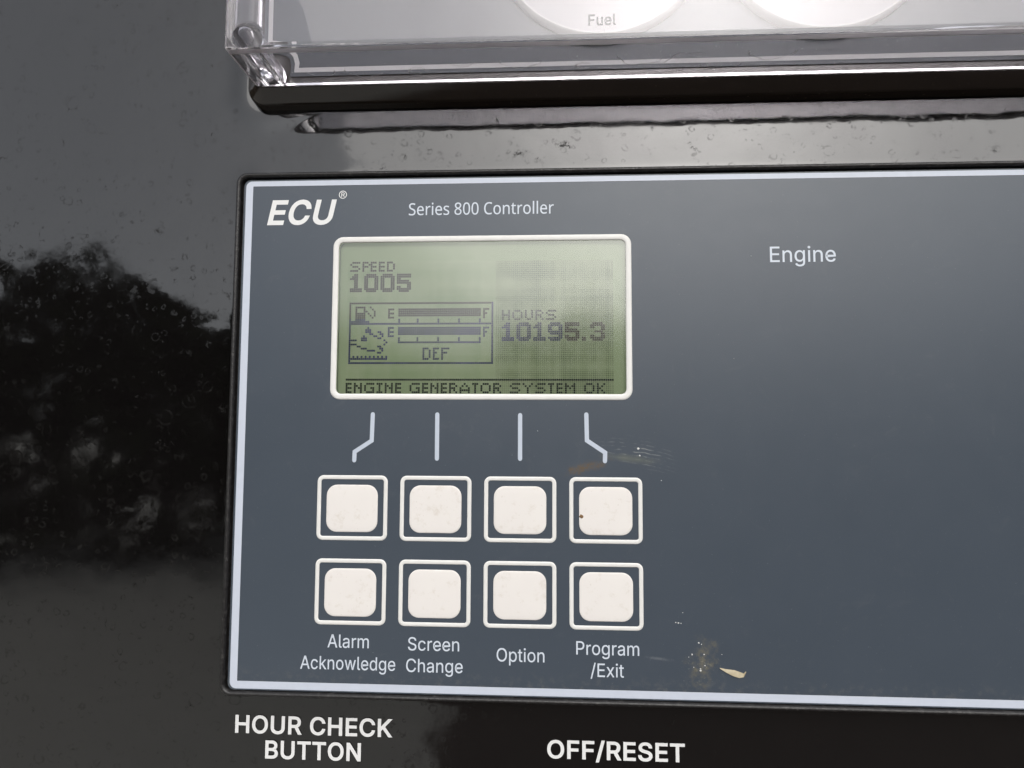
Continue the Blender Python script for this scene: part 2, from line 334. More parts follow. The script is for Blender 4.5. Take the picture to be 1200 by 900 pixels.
# ---------------------------------------------------------------- letter outlines (cap height 1000): advance, contours
INTER = {"H":[1016,[[118,0,118,1000,245,1000,245,568,771,568,771,1000,898,1000,898,0,771,0,771,456,245,456,245,0]]],"O":[1048,[[525,-13,403,2,296,49,206,125,137,227,94,352,79,499,94,647,137,773,206,875,296,951,403,998,525,1013,647,998,754,951,844,875,912,773,955,647,969,499,955,352,912,227,844,125,754,49,647,2],[525,104,610,115,687,149,752,205,803,283,835,382,846,499,835,618,803,717,752,795,687,851,610,885,525,896,439,885,362,850,297,794,246,716,214,618,203,499,214,382,246,284,297,206,362,150,439,115]]],"U":[1017,[[509,-16,398,-5,303,30,225,85,166,157,130,243,118,340,118,1000,244,1000,244,350,252,282,277,222,315,172,368,134,433,109,509,101,585,109,650,134,702,172,740,222,764,282,772,350,772,1000,899,1000,899,340,887,243,850,157,792,85,714,30,619,-5]]],"R":[883,[[118,0,118,1000,464,1000,569,990,655,960,721,913,767,851,795,777,805,692,795,607,767,534,721,473,654,427,569,398,464,389,245,389,245,0],[245,501,459,501,530,507,585,524,627,553,656,591,673,637,679,692,673,748,656,796,627,835,585,864,529,882,458,889,245,889],[694,0,452,450,595,450,841,0]]],"C":[1003,[[526,-13,403,2,295,49,205,125,137,227,94,352,79,499,94,647,137,773,205,875,295,951,403,998,526,1013,599,1008,669,991,733,964,790,926,840,879,880,822,910,758,930,685,803,685,788,733,765,776,702,842,620,883,526,896,438,884,361,850,296,793,246,715,214,617,203,499,214,382,246,284,296,207,361,150,439,116,526,104,620,118,702,158,765,225,803,315,930,315,911,243,881,178,840,122,791,74,734,37,669,9,600,-8]]],"E":[823,[[118,0,118,1000,732,1000,732,888,245,888,245,562,699,562,699,450,245,450,245,112,738,112,738,0]]],"K":[917,[[205,286,205,425,273,513,343,596,416,677,715,1000,881,1000,454,542,448,543],[118,0,118,1000,245,1000,245,657,244,442,245,380,245,0],[732,0,369,509,448,608,882,0]]],"B":[897,[[118,0,118,1000,474,1000,569,991,646,964,706,923,749,869,774,805,783,735,777,677,760,629,734,591,700,562,619,524,619,515,667,506,714,483,756,447,791,399,814,340,821,268,813,196,787,131,742,77,677,35,592,9,485,0],[245,112,481,112,581,123,648,157,686,207,699,268,692,317,673,361,642,399,601,429,549,447,488,454,245,454],[245,561,468,561,520,566,566,582,605,608,635,642,654,683,660,732,649,793,614,843,556,877,472,888,245,888]]],"T":[882,[[62,888,62,1000,819,1000,819,888,505,888,505,0,379,0,379,888]]],"N":[1029,[[118,0,118,1000,262,1000,784,205,784,1000,911,1000,911,0,768,0,245,798,245,0]]],"F":[806,[[118,0,118,1000,726,1000,726,888,245,888,245,547,681,547,681,435,245,435,245,0]]],"S":[878,[[440,-17,338,-9,251,18,179,61,126,118,90,188,75,268,205,268,217,216,243,172,280,139,327,115,381,101,440,97,504,102,562,118,610,145,648,181,671,224,679,274,673,317,653,352,622,379,582,402,481,437,361,470,251,512,169,568,132,615,110,670,102,732,113,811,147,880,201,936,270,979,353,1005,446,1013,540,1005,621,978,689,936,741,882,775,817,788,743,663,743,642,810,594,860,526,891,442,901,382,896,329,880,285,855,253,822,233,783,226,738,234,692,257,656,292,627,333,606,417,577,519,549,612,518,705,467,744,432,776,388,796,336,803,272,792,195,760,125,707,66,636,21,546,-8]]],"A":[943,[[32,0,396,1000,543,1000,910,0,777,0,564,595,519,732,456,940,482,940,418,729,374,595,167,0],[216,279,216,391,727,391,727,279]]],"l":[372,[[274,-5,198,6,145,40,114,93,103,166,103,1000,223,1000,223,194,227,151,236,122,255,107,287,102,315,103,334,107,355,5,318,-2]]],"a":[765,[[314,-17,247,-10,186,10,134,42,94,88,68,144,60,212,66,270,85,316,114,352,152,380,246,414,350,432,459,446,521,462,537,477,542,501,542,505,537,547,524,583,502,612,471,633,432,646,385,650,335,646,293,634,231,591,197,538,81,572,112,633,154,680,205,715,261,738,321,751,381,756,470,746,562,708,602,675,634,630,655,570,662,494,662,0,544,0,544,102,536,102,495,48,423,2,374,-12],[335,89,397,96,448,115,488,145,518,183,536,226,542,271,542,373,510,358,455,346,394,337,345,330,264,312,230,296,203,274,186,244,181,206,185,171,200,142,224,119,255,103]]],"r":[509,[[103,0,103,746,219,746,219,631,227,631,255,682,300,722,355,748,419,756,451,756,479,754,479,634,452,638,407,640,357,635,313,618,276,592,247,557,229,515,223,466,223,0]]],"m":[1199,[[103,0,103,746,220,746,221,581,211,581,231,635,260,680,297,715,338,739,384,754,431,759,506,747,565,709,607,652,631,579,614,579,633,631,663,674,702,710,748,737,801,754,858,759,921,752,977,731,1025,695,1063,646,1087,581,1095,501,1095,0,974,0,974,499,963,568,929,615,880,641,823,650,776,644,736,629,703,603,679,570,664,531,659,486,659,0,539,0,539,511,529,567,497,611,450,640,392,650,350,645,310,629,275,604,247,568,229,523,223,468,223,0]]],"c":[778,[[407,-16,312,-4,230,32,161,90,110,167,78,261,67,368,78,478,110,572,161,649,230,707,312,744,407,756,511,741,600,700,668,633,711,544,595,515,571,568,531,611,476,639,407,648,340,639,285,610,243,565,213,508,195,441,189,368,195,297,213,231,243,174,285,130,340,101,407,91,477,101,532,130,573,174,598,230,713,201,696,153,671,110,602,42,512,-1]]],"k":[748,[[216,268,216,416,237,416,559,746,708,746,362,392,348,392],[103,0,103,1000,223,1000,223,0],[578,0,291,365,376,450,732,0]]],"n":[805,[[223,446,223,0,103,0,103,746,219,746,220,565,201,565,243,653,299,712,368,745,447,756,518,748,580,724,631,685,669,631,694,560,702,472,702,0,582,0,582,462,571,540,537,598,483,635,413,647,362,641,316,624,278,595,248,556,230,506]]],"o":[816,[[407,-16,312,-4,230,32,161,90,110,167,78,261,67,368,78,478,110,572,161,649,230,707,312,744,407,756,504,744,587,707,655,649,706,572,738,478,749,368,738,261,706,167,655,90,587,32,504,-4],[407,91,476,101,531,130,574,174,604,231,622,297,628,368,622,441,604,507,574,565,531,610,476,639,407,648,340,639,285,610,243,565,213,508,195,441,189,368,195,297,213,231,243,174,285,130,340,101]]],"w":[1115,[[270,0,44,746,171,746,262,420,302,268,344,81,324,81,365,265,405,420,495,746,622,746,711,420,750,267,791,81,769,81,812,266,852,420,944,746,1070,746,844,0,724,0,627,338,599,442,571,551,544,664,571,664,544,551,516,442,487,338,391,0]]],"e":[794,[[417,-16,316,-4,230,32,161,90,109,167,78,260,67,367,78,475,109,569,159,647,226,706,308,743,403,756,464,751,522,735,578,709,628,670,670,619,702,554,723,475,730,381,730,333,147,333,147,434,664,434,609,397,603,467,585,528,556,578,516,617,465,641,403,649,341,641,288,616,245,578,214,530,195,474,189,415,189,349,196,273,217,209,251,158,297,121,353,98,417,91,499,104,561,143,601,207,717,179,694,124,659,77,612,38,555,9,490,-10]]],"d":[834,[[384,-16,296,-4,219,32,155,89,107,166,77,261,67,371,77,481,108,575,156,652,220,709,297,744,385,756,448,750,497,733,565,680,602,628,611,628,611,1000,731,1000,731,0,615,0,615,115,603,115,564,61,496,7,446,-10],[402,92,465,101,517,128,559,170,589,226,607,294,613,372,607,450,589,517,559,572,518,613,465,640,402,648,337,639,284,612,243,569,213,513,195,447,189,372,195,297,213,229,243,172,285,129,338,101]]],"g":[836,[[407,-296,330,-291,263,-274,207,-249,162,-216,126,-178,99,-136,199,-80,239,-130,303,-173,349,-187,407,-191,489,-180,555,-148,587,-113,606,-68,612,-11,612,134,602,134,563,82,496,31,446,15,383,9,298,20,221,52,157,105,108,177,77,268,67,376,77,484,108,577,157,652,221,709,298,744,385,756,448,750,498,733,566,680,605,627,615,627,615,746,732,746,732,-17,721,-106,689,-177,637,-230,571,-267,493,-289],[403,116,466,124,518,148,559,186,590,238,608,302,614,379,608,454,590,519,560,573,519,614,466,640,403,648,338,639,285,612,243,570,213,516,195,451,189,379,195,305,214,241,244,188,286,149,339,124]]],"h":[806,[[223,446,223,0,103,0,103,1000,223,1000,223,565,201,565,243,653,299,712,368,745,447,756,518,748,580,724,631,685,670,631,694,560,702,472,702,0,582,0,582,462,571,540,537,598,483,635,413,647,362,641,316,624,278,595,248,556,230,506]]],"p":[834,[[103,-281,103,746,220,746,220,628,232,628,270,680,337,733,387,750,450,756,538,744,615,709,679,652,727,575,757,481,767,371,757,261,727,166,679,89,616,32,539,-4,451,-16,389,-10,339,7,271,61,232,115,223,115,223,-281],[433,92,497,101,549,129,591,172,621,229,639,297,645,372,639,447,621,513,591,569,550,612,497,639,433,648,369,640,317,613,276,572,246,517,228,450,221,372,228,294,246,226,276,170,318,128,370,101]]],"t":[447,[[401,746,401,643,13,643,13,746],[128,926,248,926,248,192,253,150,267,120,294,104,335,98,364,100,397,105,419,3,377,-5,331,-8,245,4,181,42,141,102,128,183]]],"i":[328,[[103,0,103,746,223,746,223,0],[164,870,133,876,106,894,87,919,81,950,87,981,106,1006,133,1024,164,1030,197,1024,224,1006,242,981,248,950,242,919,224,894,197,876]]],"P":[874,[[118,0,118,1000,462,1000,568,990,653,958,719,909,766,845,794,769,803,683,794,598,766,522,719,457,653,407,568,376,462,365,245,365,245,0],[245,477,457,477,528,483,584,503,626,535,655,577,672,627,677,683,672,740,655,789,626,831,584,862,527,882,456,889,245,889]]],"x":[744,[[41,0,303,380,56,746,197,746,373,478,554,746,691,746,440,376,703,0,564,0,372,277,180,0]]],"/":[490,[[462,1047,140,-150,28,-150,350,1047]]],"u":[806,[[358,-10,288,-2,226,21,175,60,136,115,111,186,103,273,103,746,223,746,223,283,235,206,269,147,323,111,393,99,444,104,490,122,528,151,557,190,576,240,582,300,582,746,702,746,702,0,586,0,586,181,604,181,562,92,505,33,437,1]]],"D":[987,[[430,0,189,0,189,112,422,112,534,124,625,159,695,216,745,293,775,389,785,502,775,614,745,709,696,785,628,842,541,876,434,888,183,888,183,1000,443,1000,579,985,693,940,757,895,810,838,852,769,894,646,907,502,893,357,852,233,809,164,755,106,689,60,571,15],[245,1000,245,0,118,0,118,1000]]]," ":[377,[]]}
NOTO = {"S":[769,[[703,268,692,185,660,116,607,60,536,20,448,-6,346,-14,239,-8,146,8,71,34,71,154,197,113,273,100,352,95,420,100,476,115,520,139,552,171,571,210,577,256,572,301,556,339,527,371,484,401,342,462,229,513,185,543,148,576,120,613,100,655,88,704,84,759,94,833,125,896,173,946,237,983,315,1006,403,1014,482,1010,555,999,679,958,640,850,527,888,465,900,401,903,343,899,296,885,259,863,232,834,217,798,211,758,217,711,232,674,260,642,301,613,430,556,511,523,579,487,633,446,672,398,695,339]]],"e":[790,[[409,765,499,754,575,723,636,672,681,604,709,522,718,426,718,352,204,352,213,273,235,209,270,158,317,121,375,98,444,91,571,104,685,143,685,35,571,-2,438,-14,338,-3,250,29,177,84,123,159,88,255,77,370,87,484,118,581,168,659,235,717,316,753],[408,664,353,658,306,639,268,607,227,539,207,450,590,450,585,510,570,562,545,604,511,637,465,657]]],"r":[578,[[469,765,515,763,557,756,542,643,502,650,461,653,418,648,378,634,341,613,308,583,281,547,260,504,247,455,242,401,242,0,119,0,119,751,220,751,234,613,239,613,297,690,333,721,374,744,419,760]]],"i":[361,[[242,751,242,0,119,0,119,751],[182,1032,209,1027,232,1013,248,989,254,954,248,919,232,895,209,880,182,875,154,880,130,895,114,919,109,954,114,989,130,1013,154,1027]]],"s":[671,[[608,207,599,140,571,85,527,42,468,11,394,-8,308,-14,173,-1,73,34,73,146,181,104,246,90,311,85,392,93,447,116,478,151,489,196,485,223,473,246,418,291,304,342,179,398,133,429,99,465,78,510,71,566,80,624,106,674,149,713,239,752,353,765,481,751,592,714,550,616,451,650,345,664,278,658,229,639,199,610,189,573,194,544,207,520,268,478,382,430,504,375,549,344,581,307,601,262]]],"8":[801,[[399,1014,482,1007,555,987,615,953,660,906,689,847,699,775,692,718,673,669,643,627,604,590,508,529,620,463,666,423,701,377,724,323,731,259,721,181,690,114,642,60,576,20,496,-6,403,-14,304,-6,221,18,155,57,107,110,78,176,69,255,76,319,97,374,131,421,174,461,276,522,187,586,151,624,124,668,107,718,101,776,111,847,140,905,186,952,246,986,318,1007],[189,254,202,187,241,132,307,96,401,84,491,96,557,132,597,188,611,258,604,304,585,344,554,379,512,410,401,464,378,472,275,415,238,382,211,345,195,302],[398,915,328,905,271,877,234,832,221,770,227,723,246,683,275,651,312,624,405,577,492,623,527,651,554,684,571,724,577,770,565,832,528,877,471,905]]],"0":[801,[[732,501,728,386,714,284,691,196,656,123,610,64,553,21,482,-5,399,-14,329,-7,267,13,214,48,150,123,104,225,78,352,69,501,77,652,102,779,144,880,207,954,261,988,325,1009,399,1015,470,1009,532,988,585,954,650,880,696,779,723,652],[192,501,197,376,212,273,239,193,278,137,331,102,399,91,467,102,520,136,560,192,587,272,603,376,608,501,603,627,587,729,560,808,520,865,467,899,399,910,331,899,278,865,239,808,212,729,197,627]]],"C":[885,[[564,903,488,897,420,876,361,842,311,796,271,738,242,669,224,589,218,500,228,385,257,286,305,205,372,146,458,109,563,97,688,108,803,136,803,27,687,-4,545,-14,449,-7,364,14,290,49,227,97,176,157,137,228,98,355,85,501,93,610,117,709,156,796,209,871,277,932,360,977,456,1005,566,1014,641,1010,714,999,782,980,842,955,791,849,688,887,629,899]]],"o":[847,[[772,377,766,288,747,211,717,144,677,88,627,44,567,12,498,-8,422,-14,350,-8,284,12,225,44,175,88,134,144,103,211,84,288,77,377,88,492,119,588,170,664,239,719,325,753,426,765,522,753,606,719,675,664,728,588,761,492],[204,377,210,294,228,223,257,166,300,123,355,97,424,88,493,97,549,123,592,166,621,223,638,294,644,377,638,460,620,529,591,585,548,627,493,652,423,661,353,653,298,627,256,585,228,529,210,459]]],"n":[866,[[480,765,563,757,630,736,683,700,722,647,744,577,752,489,752,0,630,0,630,480,620,560,590,616,537,650,462,661,388,653,330,630,290,591,254,506,242,389,242,0,119,0,119,751,218,751,237,648,244,648,272,684,306,714,388,752]]],"t":[506,[[370,87,427,92,475,102,475,8,419,-8,349,-14,292,-9,240,6,195,34,160,77,137,138,129,218,129,655,22,655,22,714,130,763,179,923,252,923,252,751,469,751,469,655,252,655,252,221,260,162,285,120,323,95]]],"l":[361,[[242,0,119,0,119,1064,242,1064]]]," ":[365,[]]}

def area(P): return sum(P[i - 1][0] * P[i][1] - P[i][0] * P[i - 1][1] for i in range(len(P))) / 2
def inside(p, P):
    c = False
    for i in range(len(P)):
        (x0, y0), (x1, y1) = P[i - 1], P[i]
        if (y0 > p[1]) != (y1 > p[1]) and p[0] < (x1 - x0) * (p[1] - y0) / (y1 - y0) + x0: c = not c
    return c
def fatten(P, d, sgn):
    """moves an outline outwards by d (sgn: +1 when the outer contours run anticlockwise)"""
    out = []
    n = len(P)
    for i in range(n):
        p, a, b = Vector(P[i]), Vector(P[i - 1]), Vector(P[(i + 1) % n])
        e0, e1 = (p - a).normalized(), (b - p).normalized()
        n0, n1 = Vector((e0.y, -e0.x)), Vector((e1.y, -e1.x))
        t = n0 + n1
        t = t.normalized() if t.length > 1e-6 else n0
        s = d / max(0.22, t.dot(n0))
        q = p + t * s * sgn; out.append((q.x, q.y))
    return out
def text_outlines(font, s, bold=0.0, slant=0.0):
    groups = []; x = 0.0
    for ch in s:
        adv, cs = font[ch]
        cs = [[(c[i], c[i + 1]) for i in range(0, len(c), 2)] for c in cs]
        if cs:
            big = max(cs, key=lambda c: abs(area(c))); sg = 1 if area(big) > 0 else -1
            fat = [fatten(c, bold, sg) if bold else c for c in cs]
            outs = [i for i, c in enumerate(cs) if area(c) * sg > 0]
            for i in outs:
                holes = [fat[j] for j, c in enumerate(cs) if area(c) * sg < 0 and inside(c[0], cs[i])]
                groups.append([[(px + x + slant * py, py) for px, py in r] for r in [fat[i]] + holes])
        x += adv + bold * 1.1
    return groups
def lettering(s, font, u0, u1, v0, cap, w, mat, parent, base, bold=0.0, slant=0.0, label=None):
    """one printed line: fitted between u0 and u1, baseline v0, capital height cap"""
    g = text_outlines(font, s, bold, slant)
    xs = [p[0] for G in g for r in G for p in r]
    sx = (u1 - u0) / (max(xs) - min(xs)); sy = cap / (1000 + 2 * bold); x0 = min(xs)
    b = MB()
    for i, G in enumerate(g):
        b.poly([[(u0 + (px - x0) * sx, v0 + (py + bold) * sy) for px, py in r] for r in G], w + (i % 4) * 0.004)
    o = b.build('lettering', mat, parent, base)
    o['label'] = label or 'printed words reading ' + s
    return o

# ---------------------------------------------------------------- ground
gb = bmesh.new()
bmesh.ops.create_grid(gb, x_segments=2, y_segments=2, size=600)
gm = bpy.data.meshes.new('ground'); gb.to_mesh(gm); gb.free(); gm.materials.append(M['ground'])
ground = bpy.data.objects.new('ground', gm); C.collection.objects.link(ground); ground.location = (0, 0, -1.25); ground['kind'] = 'structure'

# unseen leaf mass added behind the camera to darken the low part of reflections
random.seed(7)
tv, tf = [], []
for k in range(24000):
    az = math.radians(random.uniform(-100, 100)); d = random.uniform(13, 17); x, y = math.sin(az) * d, -math.cos(az) * d
    top = 3.7 + 0.35 * math.sin(az * 7) + 0.3 * math.sin(az * 17 + 1)
    z = -1.2 + (top + 1.0) * random.random() ** 0.8; s = random.uniform(0.16, 0.42)
    a_ = Vector((random.gauss(0, 1), random.gauss(0, 1), random.gauss(0, 1))).normalized(); b_ = a_.orthogonal().normalized(); c_ = Vector((x, y, z))
    n0 = len(tv); tv += [tuple(c_ + a_ * s), tuple(c_ + b_ * s * 0.7), tuple(c_ - a_ * s), tuple(c_ - b_ * s * 0.7)]; tf.append((n0, n0 + 1, n0 + 2, n0 + 3))
tm = bpy.data.meshes.new('low_sky_blocker'); tm.from_pydata(tv, [], tf); tm.materials.append(M['blocker_leaf']); tm.update()
sky_blocker = bpy.data.objects.new('low_sky_blocker', tm); C.collection.objects.link(sky_blocker); sky_blocker['kind'] = 'stuff'

# ---------------------------------------------------------------- glossy black housing
HW = -5.0
RIM = (-59.2, 91.2, 190.0, 190.0, 4.5)            # gauge cluster outline: u0 v0 u1 v1 radius
CASE = (-59.8, -50.7, 160.0, 72.9, 2.6)           # controller outline
def sdf(u, v, b):
    u0, v0, u1, v1, r = b
    qx = abs(u - (u0 + u1) / 2) - (u1 - u0) / 2 + r; qy = abs(v - (v0 + v1) / 2) - (v1 - v0) / 2 + r
    return math.hypot(max(qx, 0), max(qy, 0)) + min(max(qx, qy), 0) - r
def sst(a, b, x):
    t = min(1, max(0, (x - a) / (b - a))); return t * t * (3 - 2 * t)
def height(u, v):
    d = max(0.0, sdf(u, v, RIM)); h = 0.0
    k = 1 - sst(-57, -38, u)
    h += (0.10 + 0.34 * k) * math.exp(-((d - 2.0 * k) / (0.8 + 2.2 * k)) ** 2)
    e = max(0.0, sdf(u, v, CASE))
    for (a, b, s) in ((-59, 72, 1.0), (-59, -50, 1.0)):
        h += 0.55 * math.exp(-((u - a) ** 2 + (v - b) ** 2) / 50.0) * math.exp(-e / 3.0) * s
    h += 0.18 * math.exp(-(e / 1.6) ** 2)
    return h
def axis_steps(lo, hi, fine):
    xs = []; x = lo
    while x < hi:
        xs.append(x); x += 0.5 if any(a <= x < b for a, b in fine) else 3.0
    return xs + [hi]
us = axis_steps(-200, 190, [(-80, -20)]); vs_ = axis_steps(-130, 190, [(-62, -40), (68, 105)])
hb = MB()
hb.add([(u, v, HW + height(u, v)) for v in vs_ for u in us],
       [(j * len(us) + i, j * len(us) + i + 1, (j + 1) * len(us) + i + 1, (j + 1) * len(us) + i) for j in range(len(vs_) - 1) for i in range(len(us) - 1)])
HB = (0, 0, HW - 3)
housing = thing('control_housing', 'glossy black plastic housing with water marks around controller and gauges', 'housing', HB)
shell = hb.build('shell', M['housing'], housing, HB, 60)
edge = MB(); edge.loops([[(-200, -130, HW), (190, -130, HW), (190, 190, HW), (-200, 190, HW)], [(-200, -130, HW - 3), (190, -130, HW - 3), (190, 190, HW - 3), (-200, 190, HW - 3)]], False, True)
edge.build('shell_edge', M['housing'], housing, HB)
for s, a, b, v0 in (('HOUR CHECK', -58.2, -20.4, -61.3), ('BUTTON', -50.75, -27.85, -66.95), ('OFF/RESET', 15.8, 47.3, -64.95)):
    lettering(s, INTER, a, b, v0, 4.15, HW + 0.22, M['white_print'], housing, HB, 36)

# ---------------------------------------------------------------- controller
CB = (0, 0, HW)
ctl = thing('engine_controller', 'slate grey generator controller with green display and eight white buttons', 'controller', CB)
u0, v0, u1, v1, r = CASE
cb = MB()
def ring(i, w): return rrect(u0 + i, v0 + i, u1 - i, v1 - i, max(0.4, r - i * 0.6), 6, w)
cb.loops([ring(-0.25, HW - 1), ring(-0.1, -1.2), ring(0.0, -0.1), ring(0.12, 0.5), ring(0.4, 0.8), ring(0.7, 0.85), ring(1.0, 0.7), ring(1.18, 0.35), ring(1.22, -0.9), ring(1.95, -0.95)], False, False)
cb.build('case', M['case'], ctl, CB, 50)
# face sheet with an opening for the display
FX0, FY0, FX1, FY1 = u0 + 1.85, v0 + 1.4, u1 - 1.85, v1 - 1.75
hole = rrect(-34.3, 18.9, 34.3, 55.7, 1.6, 6)
fb = MB(); fo = rrect(FX0, FY0, FX1, FY1, 1.5, 6)
fb.loops([[(x, y, -1.2) for x, y in fo], [(x, y, 0.0) for x, y in fo], [(x, y, 0.0) for x, y in hole], [(x, y, -1.6) for x, y in hole]], False, False)
face = fb.build('faceplate', M['face'], ctl, CB)
bb = MB()
bb.loops([rrect(-57.5, -49.0, u1 - 1.7, 70.85, 1.5, 6, 0.04), rrect(-55.75, -47.3, u1 - 3.5, 69.6, 0.15, 6, 0.04)], False, False)
bb.build('border_line', M['border'], face, CB)

# display: back, dots, window, frame
SW = -1.5
sb = MB(); sb.loops([rrect(-36, 17.5, 36, 57, 0.6, 2, SW - 0.8), rrect(-36, 17.5, 36, 57, 0.6, 2, SW)], False, True)
screen = sb.build('display', M['screen'], ctl, CB)
fr = MB()
def fring(i, w, rr): return rrect(-35.55 + i, 17.75 + i, 35.4 - i, 56.8 - i, rr, 6, w)
fr.loops([fring(-0.02, 0.0, 2.4), fring(0.08, 0.16, 2.35), fring(0.3, 0.22, 2.2), fring(1.05, 0.22, 1.5), fring(1.3, 0.12, 1.25), fring(1.36, -0.02, 1.2), fring(1.36, -0.5, 1.2)], False, False)
fr.build('display_frame', M['cream'], screen, CB, 50)
pn = MB(); pn.loops([rrect(-34.18, 19.12, 34.03, 55.43, 1.2, 6, -0.75), rrect(-34.18, 19.12, 34.03, 55.43, 1.2, 6, -0.15)], False, True)
pn.build('display_window', M['pane'], screen, CB)

GX0, GY0, PX, PY = -32.35, 51.15, 0.4975, 0.4975    # dot grid: left, top, pitch
on = set()
def put(rows, c, r_):
    for j, row in enumerate(rows):
        for i, ch in enumerate(row):
            if ch == '1': on.add((c + i, r_ + j))
SMALL = {'E': ['111', '100', '111', '100', '111'], 'N': ['1001', '1101', '1011', '1001', '1001'], 'G': ['01111', '10000', '10011', '10001', '01111'],
 'I': ['111', '010', '010', '010', '111'], 'R': ['1110', '1001', '1110', '1010', '1001'], 'A': ['00100', '01010', '10001', '11111', '10001'],
 'T': ['111', '010', '010', '010', '010'], 'O': ['01110', '10001', '10001', '10001', '01110'], 'S': ['01111', '10000', '01110', '00001', '11110'],
 'Y': ['10001', '01010', '00100', '00100', '00100'], 'M': ['10001', '11011', '10101', '10001', '10001'], 'K': ['1001', '1010', '1100', '1010', '1001'],
 'P': ['1110', '1001', '1110', '1000', '1000'], 'D': ['1110', '1001', '1001', '1001', '1110'], 'H': ['1001', '1001', '1111', '1001', '1001'], 'U': ['1001', '1001', '1001', '1001', '0110'],
 'F': ['111', '100', '110', '100', '100']}
BIG = {'1': ['001100', '011100', '111100', '001100', '001100', '001100', '001100', '111111', '111111'],
 '0': ['0111110', '1111111', '1100011', '1100011', '1100011', '1100011', '1100011', '1111111', '0111110'],
 '5': ['1111111', '1111111', '1100000', '1111110', '1111111', '0000011', '1100011', '1111111', '0111110'],
 '9': ['0111110', '1111111', '1100011', '1100011', '1111111', '0111111', '0000011', '1111111', '0111110'],
 '3': ['0111110', '1111111', '1100011', '0000011', '0011110', '0000011', '1100011', '1111111', '0111110'], '.': ['11', '11']}
def small(s, cols, r_):
    for ch, c in zip(s, cols): put(SMALL[ch], c, r_)
small('SPEED', (1, 7, 11, 15, 19), 0)
for ch, c in zip('1005', (1, 8, 16, 24)): put(BIG[ch], c, 6)
small('HOURS', (75, 80, 86, 91, 96), 24)
for ch, c in zip('10195', (75, 82, 90, 97, 105)): put(BIG[ch], c, 30)
put(BIG['.'], 113, 37); put(BIG['3'], 117, 30)
small('ENGINEGENERATORSYSTEMOK', (0, 4, 9, 15, 19, 24, 31, 37, 41, 46, 50, 55, 61, 65, 71, 79, 85, 91, 97, 101, 105, 114, 120), 59)
for c in range(0, 128): on.add((c, 57))
for c in range(1, 71): on.update({(c, 20), (c, 30), (c, 49)})
for r_ in range(20, 50): on.update({(1, r_), (70, r_)})
for c in range(25, 65): on.update({(c, k) for k in (23, 24, 25, 26, 32, 33, 34, 35)})
for c in range(25, 65): on.add((c, 39))
for c in (25, 34, 44, 54, 64): on.update({(c, 28), (c, 29), (c, 37), (c, 38)})
small('E', (20,), 23); small('F', (66,), 23); small('E', (20,), 32); small('F', (66,), 32)
put(['1110', '1001', '1001', '1001', '1001', '1110'], 37, 42); put(['111', '100', '110', '100', '100', '111'], 42, 42); put(['1111', '1000', '1110', '1000', '1000', '1000'], 46, 42)
put(['0011111001000', '0010001000100', '0010001100010', '0011111010010', '0011111001010', '0011111000100', '0011111000000', '1111111110000'][:7] + ['1111111110000'], 2, 22)
put(['010', '111', '111'], 9, 32); put(['010', '111', '111'], 7, 36)
put(['1100', '0011'], 11, 35); put(['110', '011', '001'], 15, 34); put(['110'], 15, 37); put(['10', '01', '10'], 18, 38); put(['111'], 2, 38)
put(['1110000000000', '0001100000000', '0000011100000', '0000000001110'], 2, 40); put(['110', '011', '001', '110'], 15, 41); put(['1111'], 10, 43)
for c in range(2, 20):
    on.add((c, 47))
    if c % 2: on.add((c, 46))
def dots(cells, gap, w, name, mat):
    b = MB()
    for c, r_ in sorted(cells):
        x, y = GX0 + c * PX, GY0 - r_ * PY
        b.add([(x + gap, y - PY + gap, w), (x + PX - gap, y - PY + gap, w), (x + PX - gap, y - gap, w), (x + gap, y - gap, w)], [(0, 1, 2, 3)])
    o = b.build(name, mat, screen, CB); o['kind'] = 'stuff'; return o
def tone(q):
    c, r_ = q
    if r_ < 16 or (r_ < 28 and c < 70) or (r_ >= 30 and c > 103 and r_ < 50): return 0      # brownish
    if r_ > 55 or (24 <= r_ < 29 and c > 72): return 2                                       # dark green
    return 1                                                                                 # bluish
for k, mt in enumerate(('dots_brown', 'dots_blue', 'dots_green')):
    dots({q for q in on if tone(q) == k}, 0.025, SW + 0.03, 'dark_dot', M[mt])
alln = {(c, r_) for c in range(128) for r_ in range(64)} - on
dots({q for q in alln if q[0] <= 71}, 0.04, SW + 0.02, 'pale_dot', M['ghost'])
dots({q for q in alln if q[0] > 71}, 0.05, SW + 0.02, 'pale_dot', M['ghost_dark'])

# buttons
bt = None
BX = [-38.0 + 19.6 * k for k in range(4)]; BY = [0.0, -19.22]
def button_mesh():
    b = MB(); x0, y0, x1, y1 = 2.25, -13.1, 14.35, -2.2
    def q(i, w): return rrect(x0 + i, y0 + i, x1 - i, y1 - i, 2.5 - i * 0.5, 7, w)
    b.loops([q(0, 0.0), q(0.03, 0.06), q(0.12, 0.10), q(0.4, 0.125), q(1.6, 0.15), q(3.4, 0.165)], False, True)
    return b
def outline_mesh():
    b = MB()
    b.loops([rrect(0.0, -15.0, 16.65, 0.0, 1.5, 6, 0.02), rrect(0.06, -14.94, 16.59, -0.06, 1.5, 6, 0.12), rrect(0.3, -14.7, 16.35, -0.3, 1.3, 6, 0.15), rrect(0.75, -14.25, 15.9, -0.75, 0.75, 6, 0.15), rrect(0.9, -14.1, 15.75, -0.9, 0.6, 6, 0.1), rrect(0.94, -14.06, 15.71, -0.94, 0.55, 6, 0.02)], False, False)
    return b
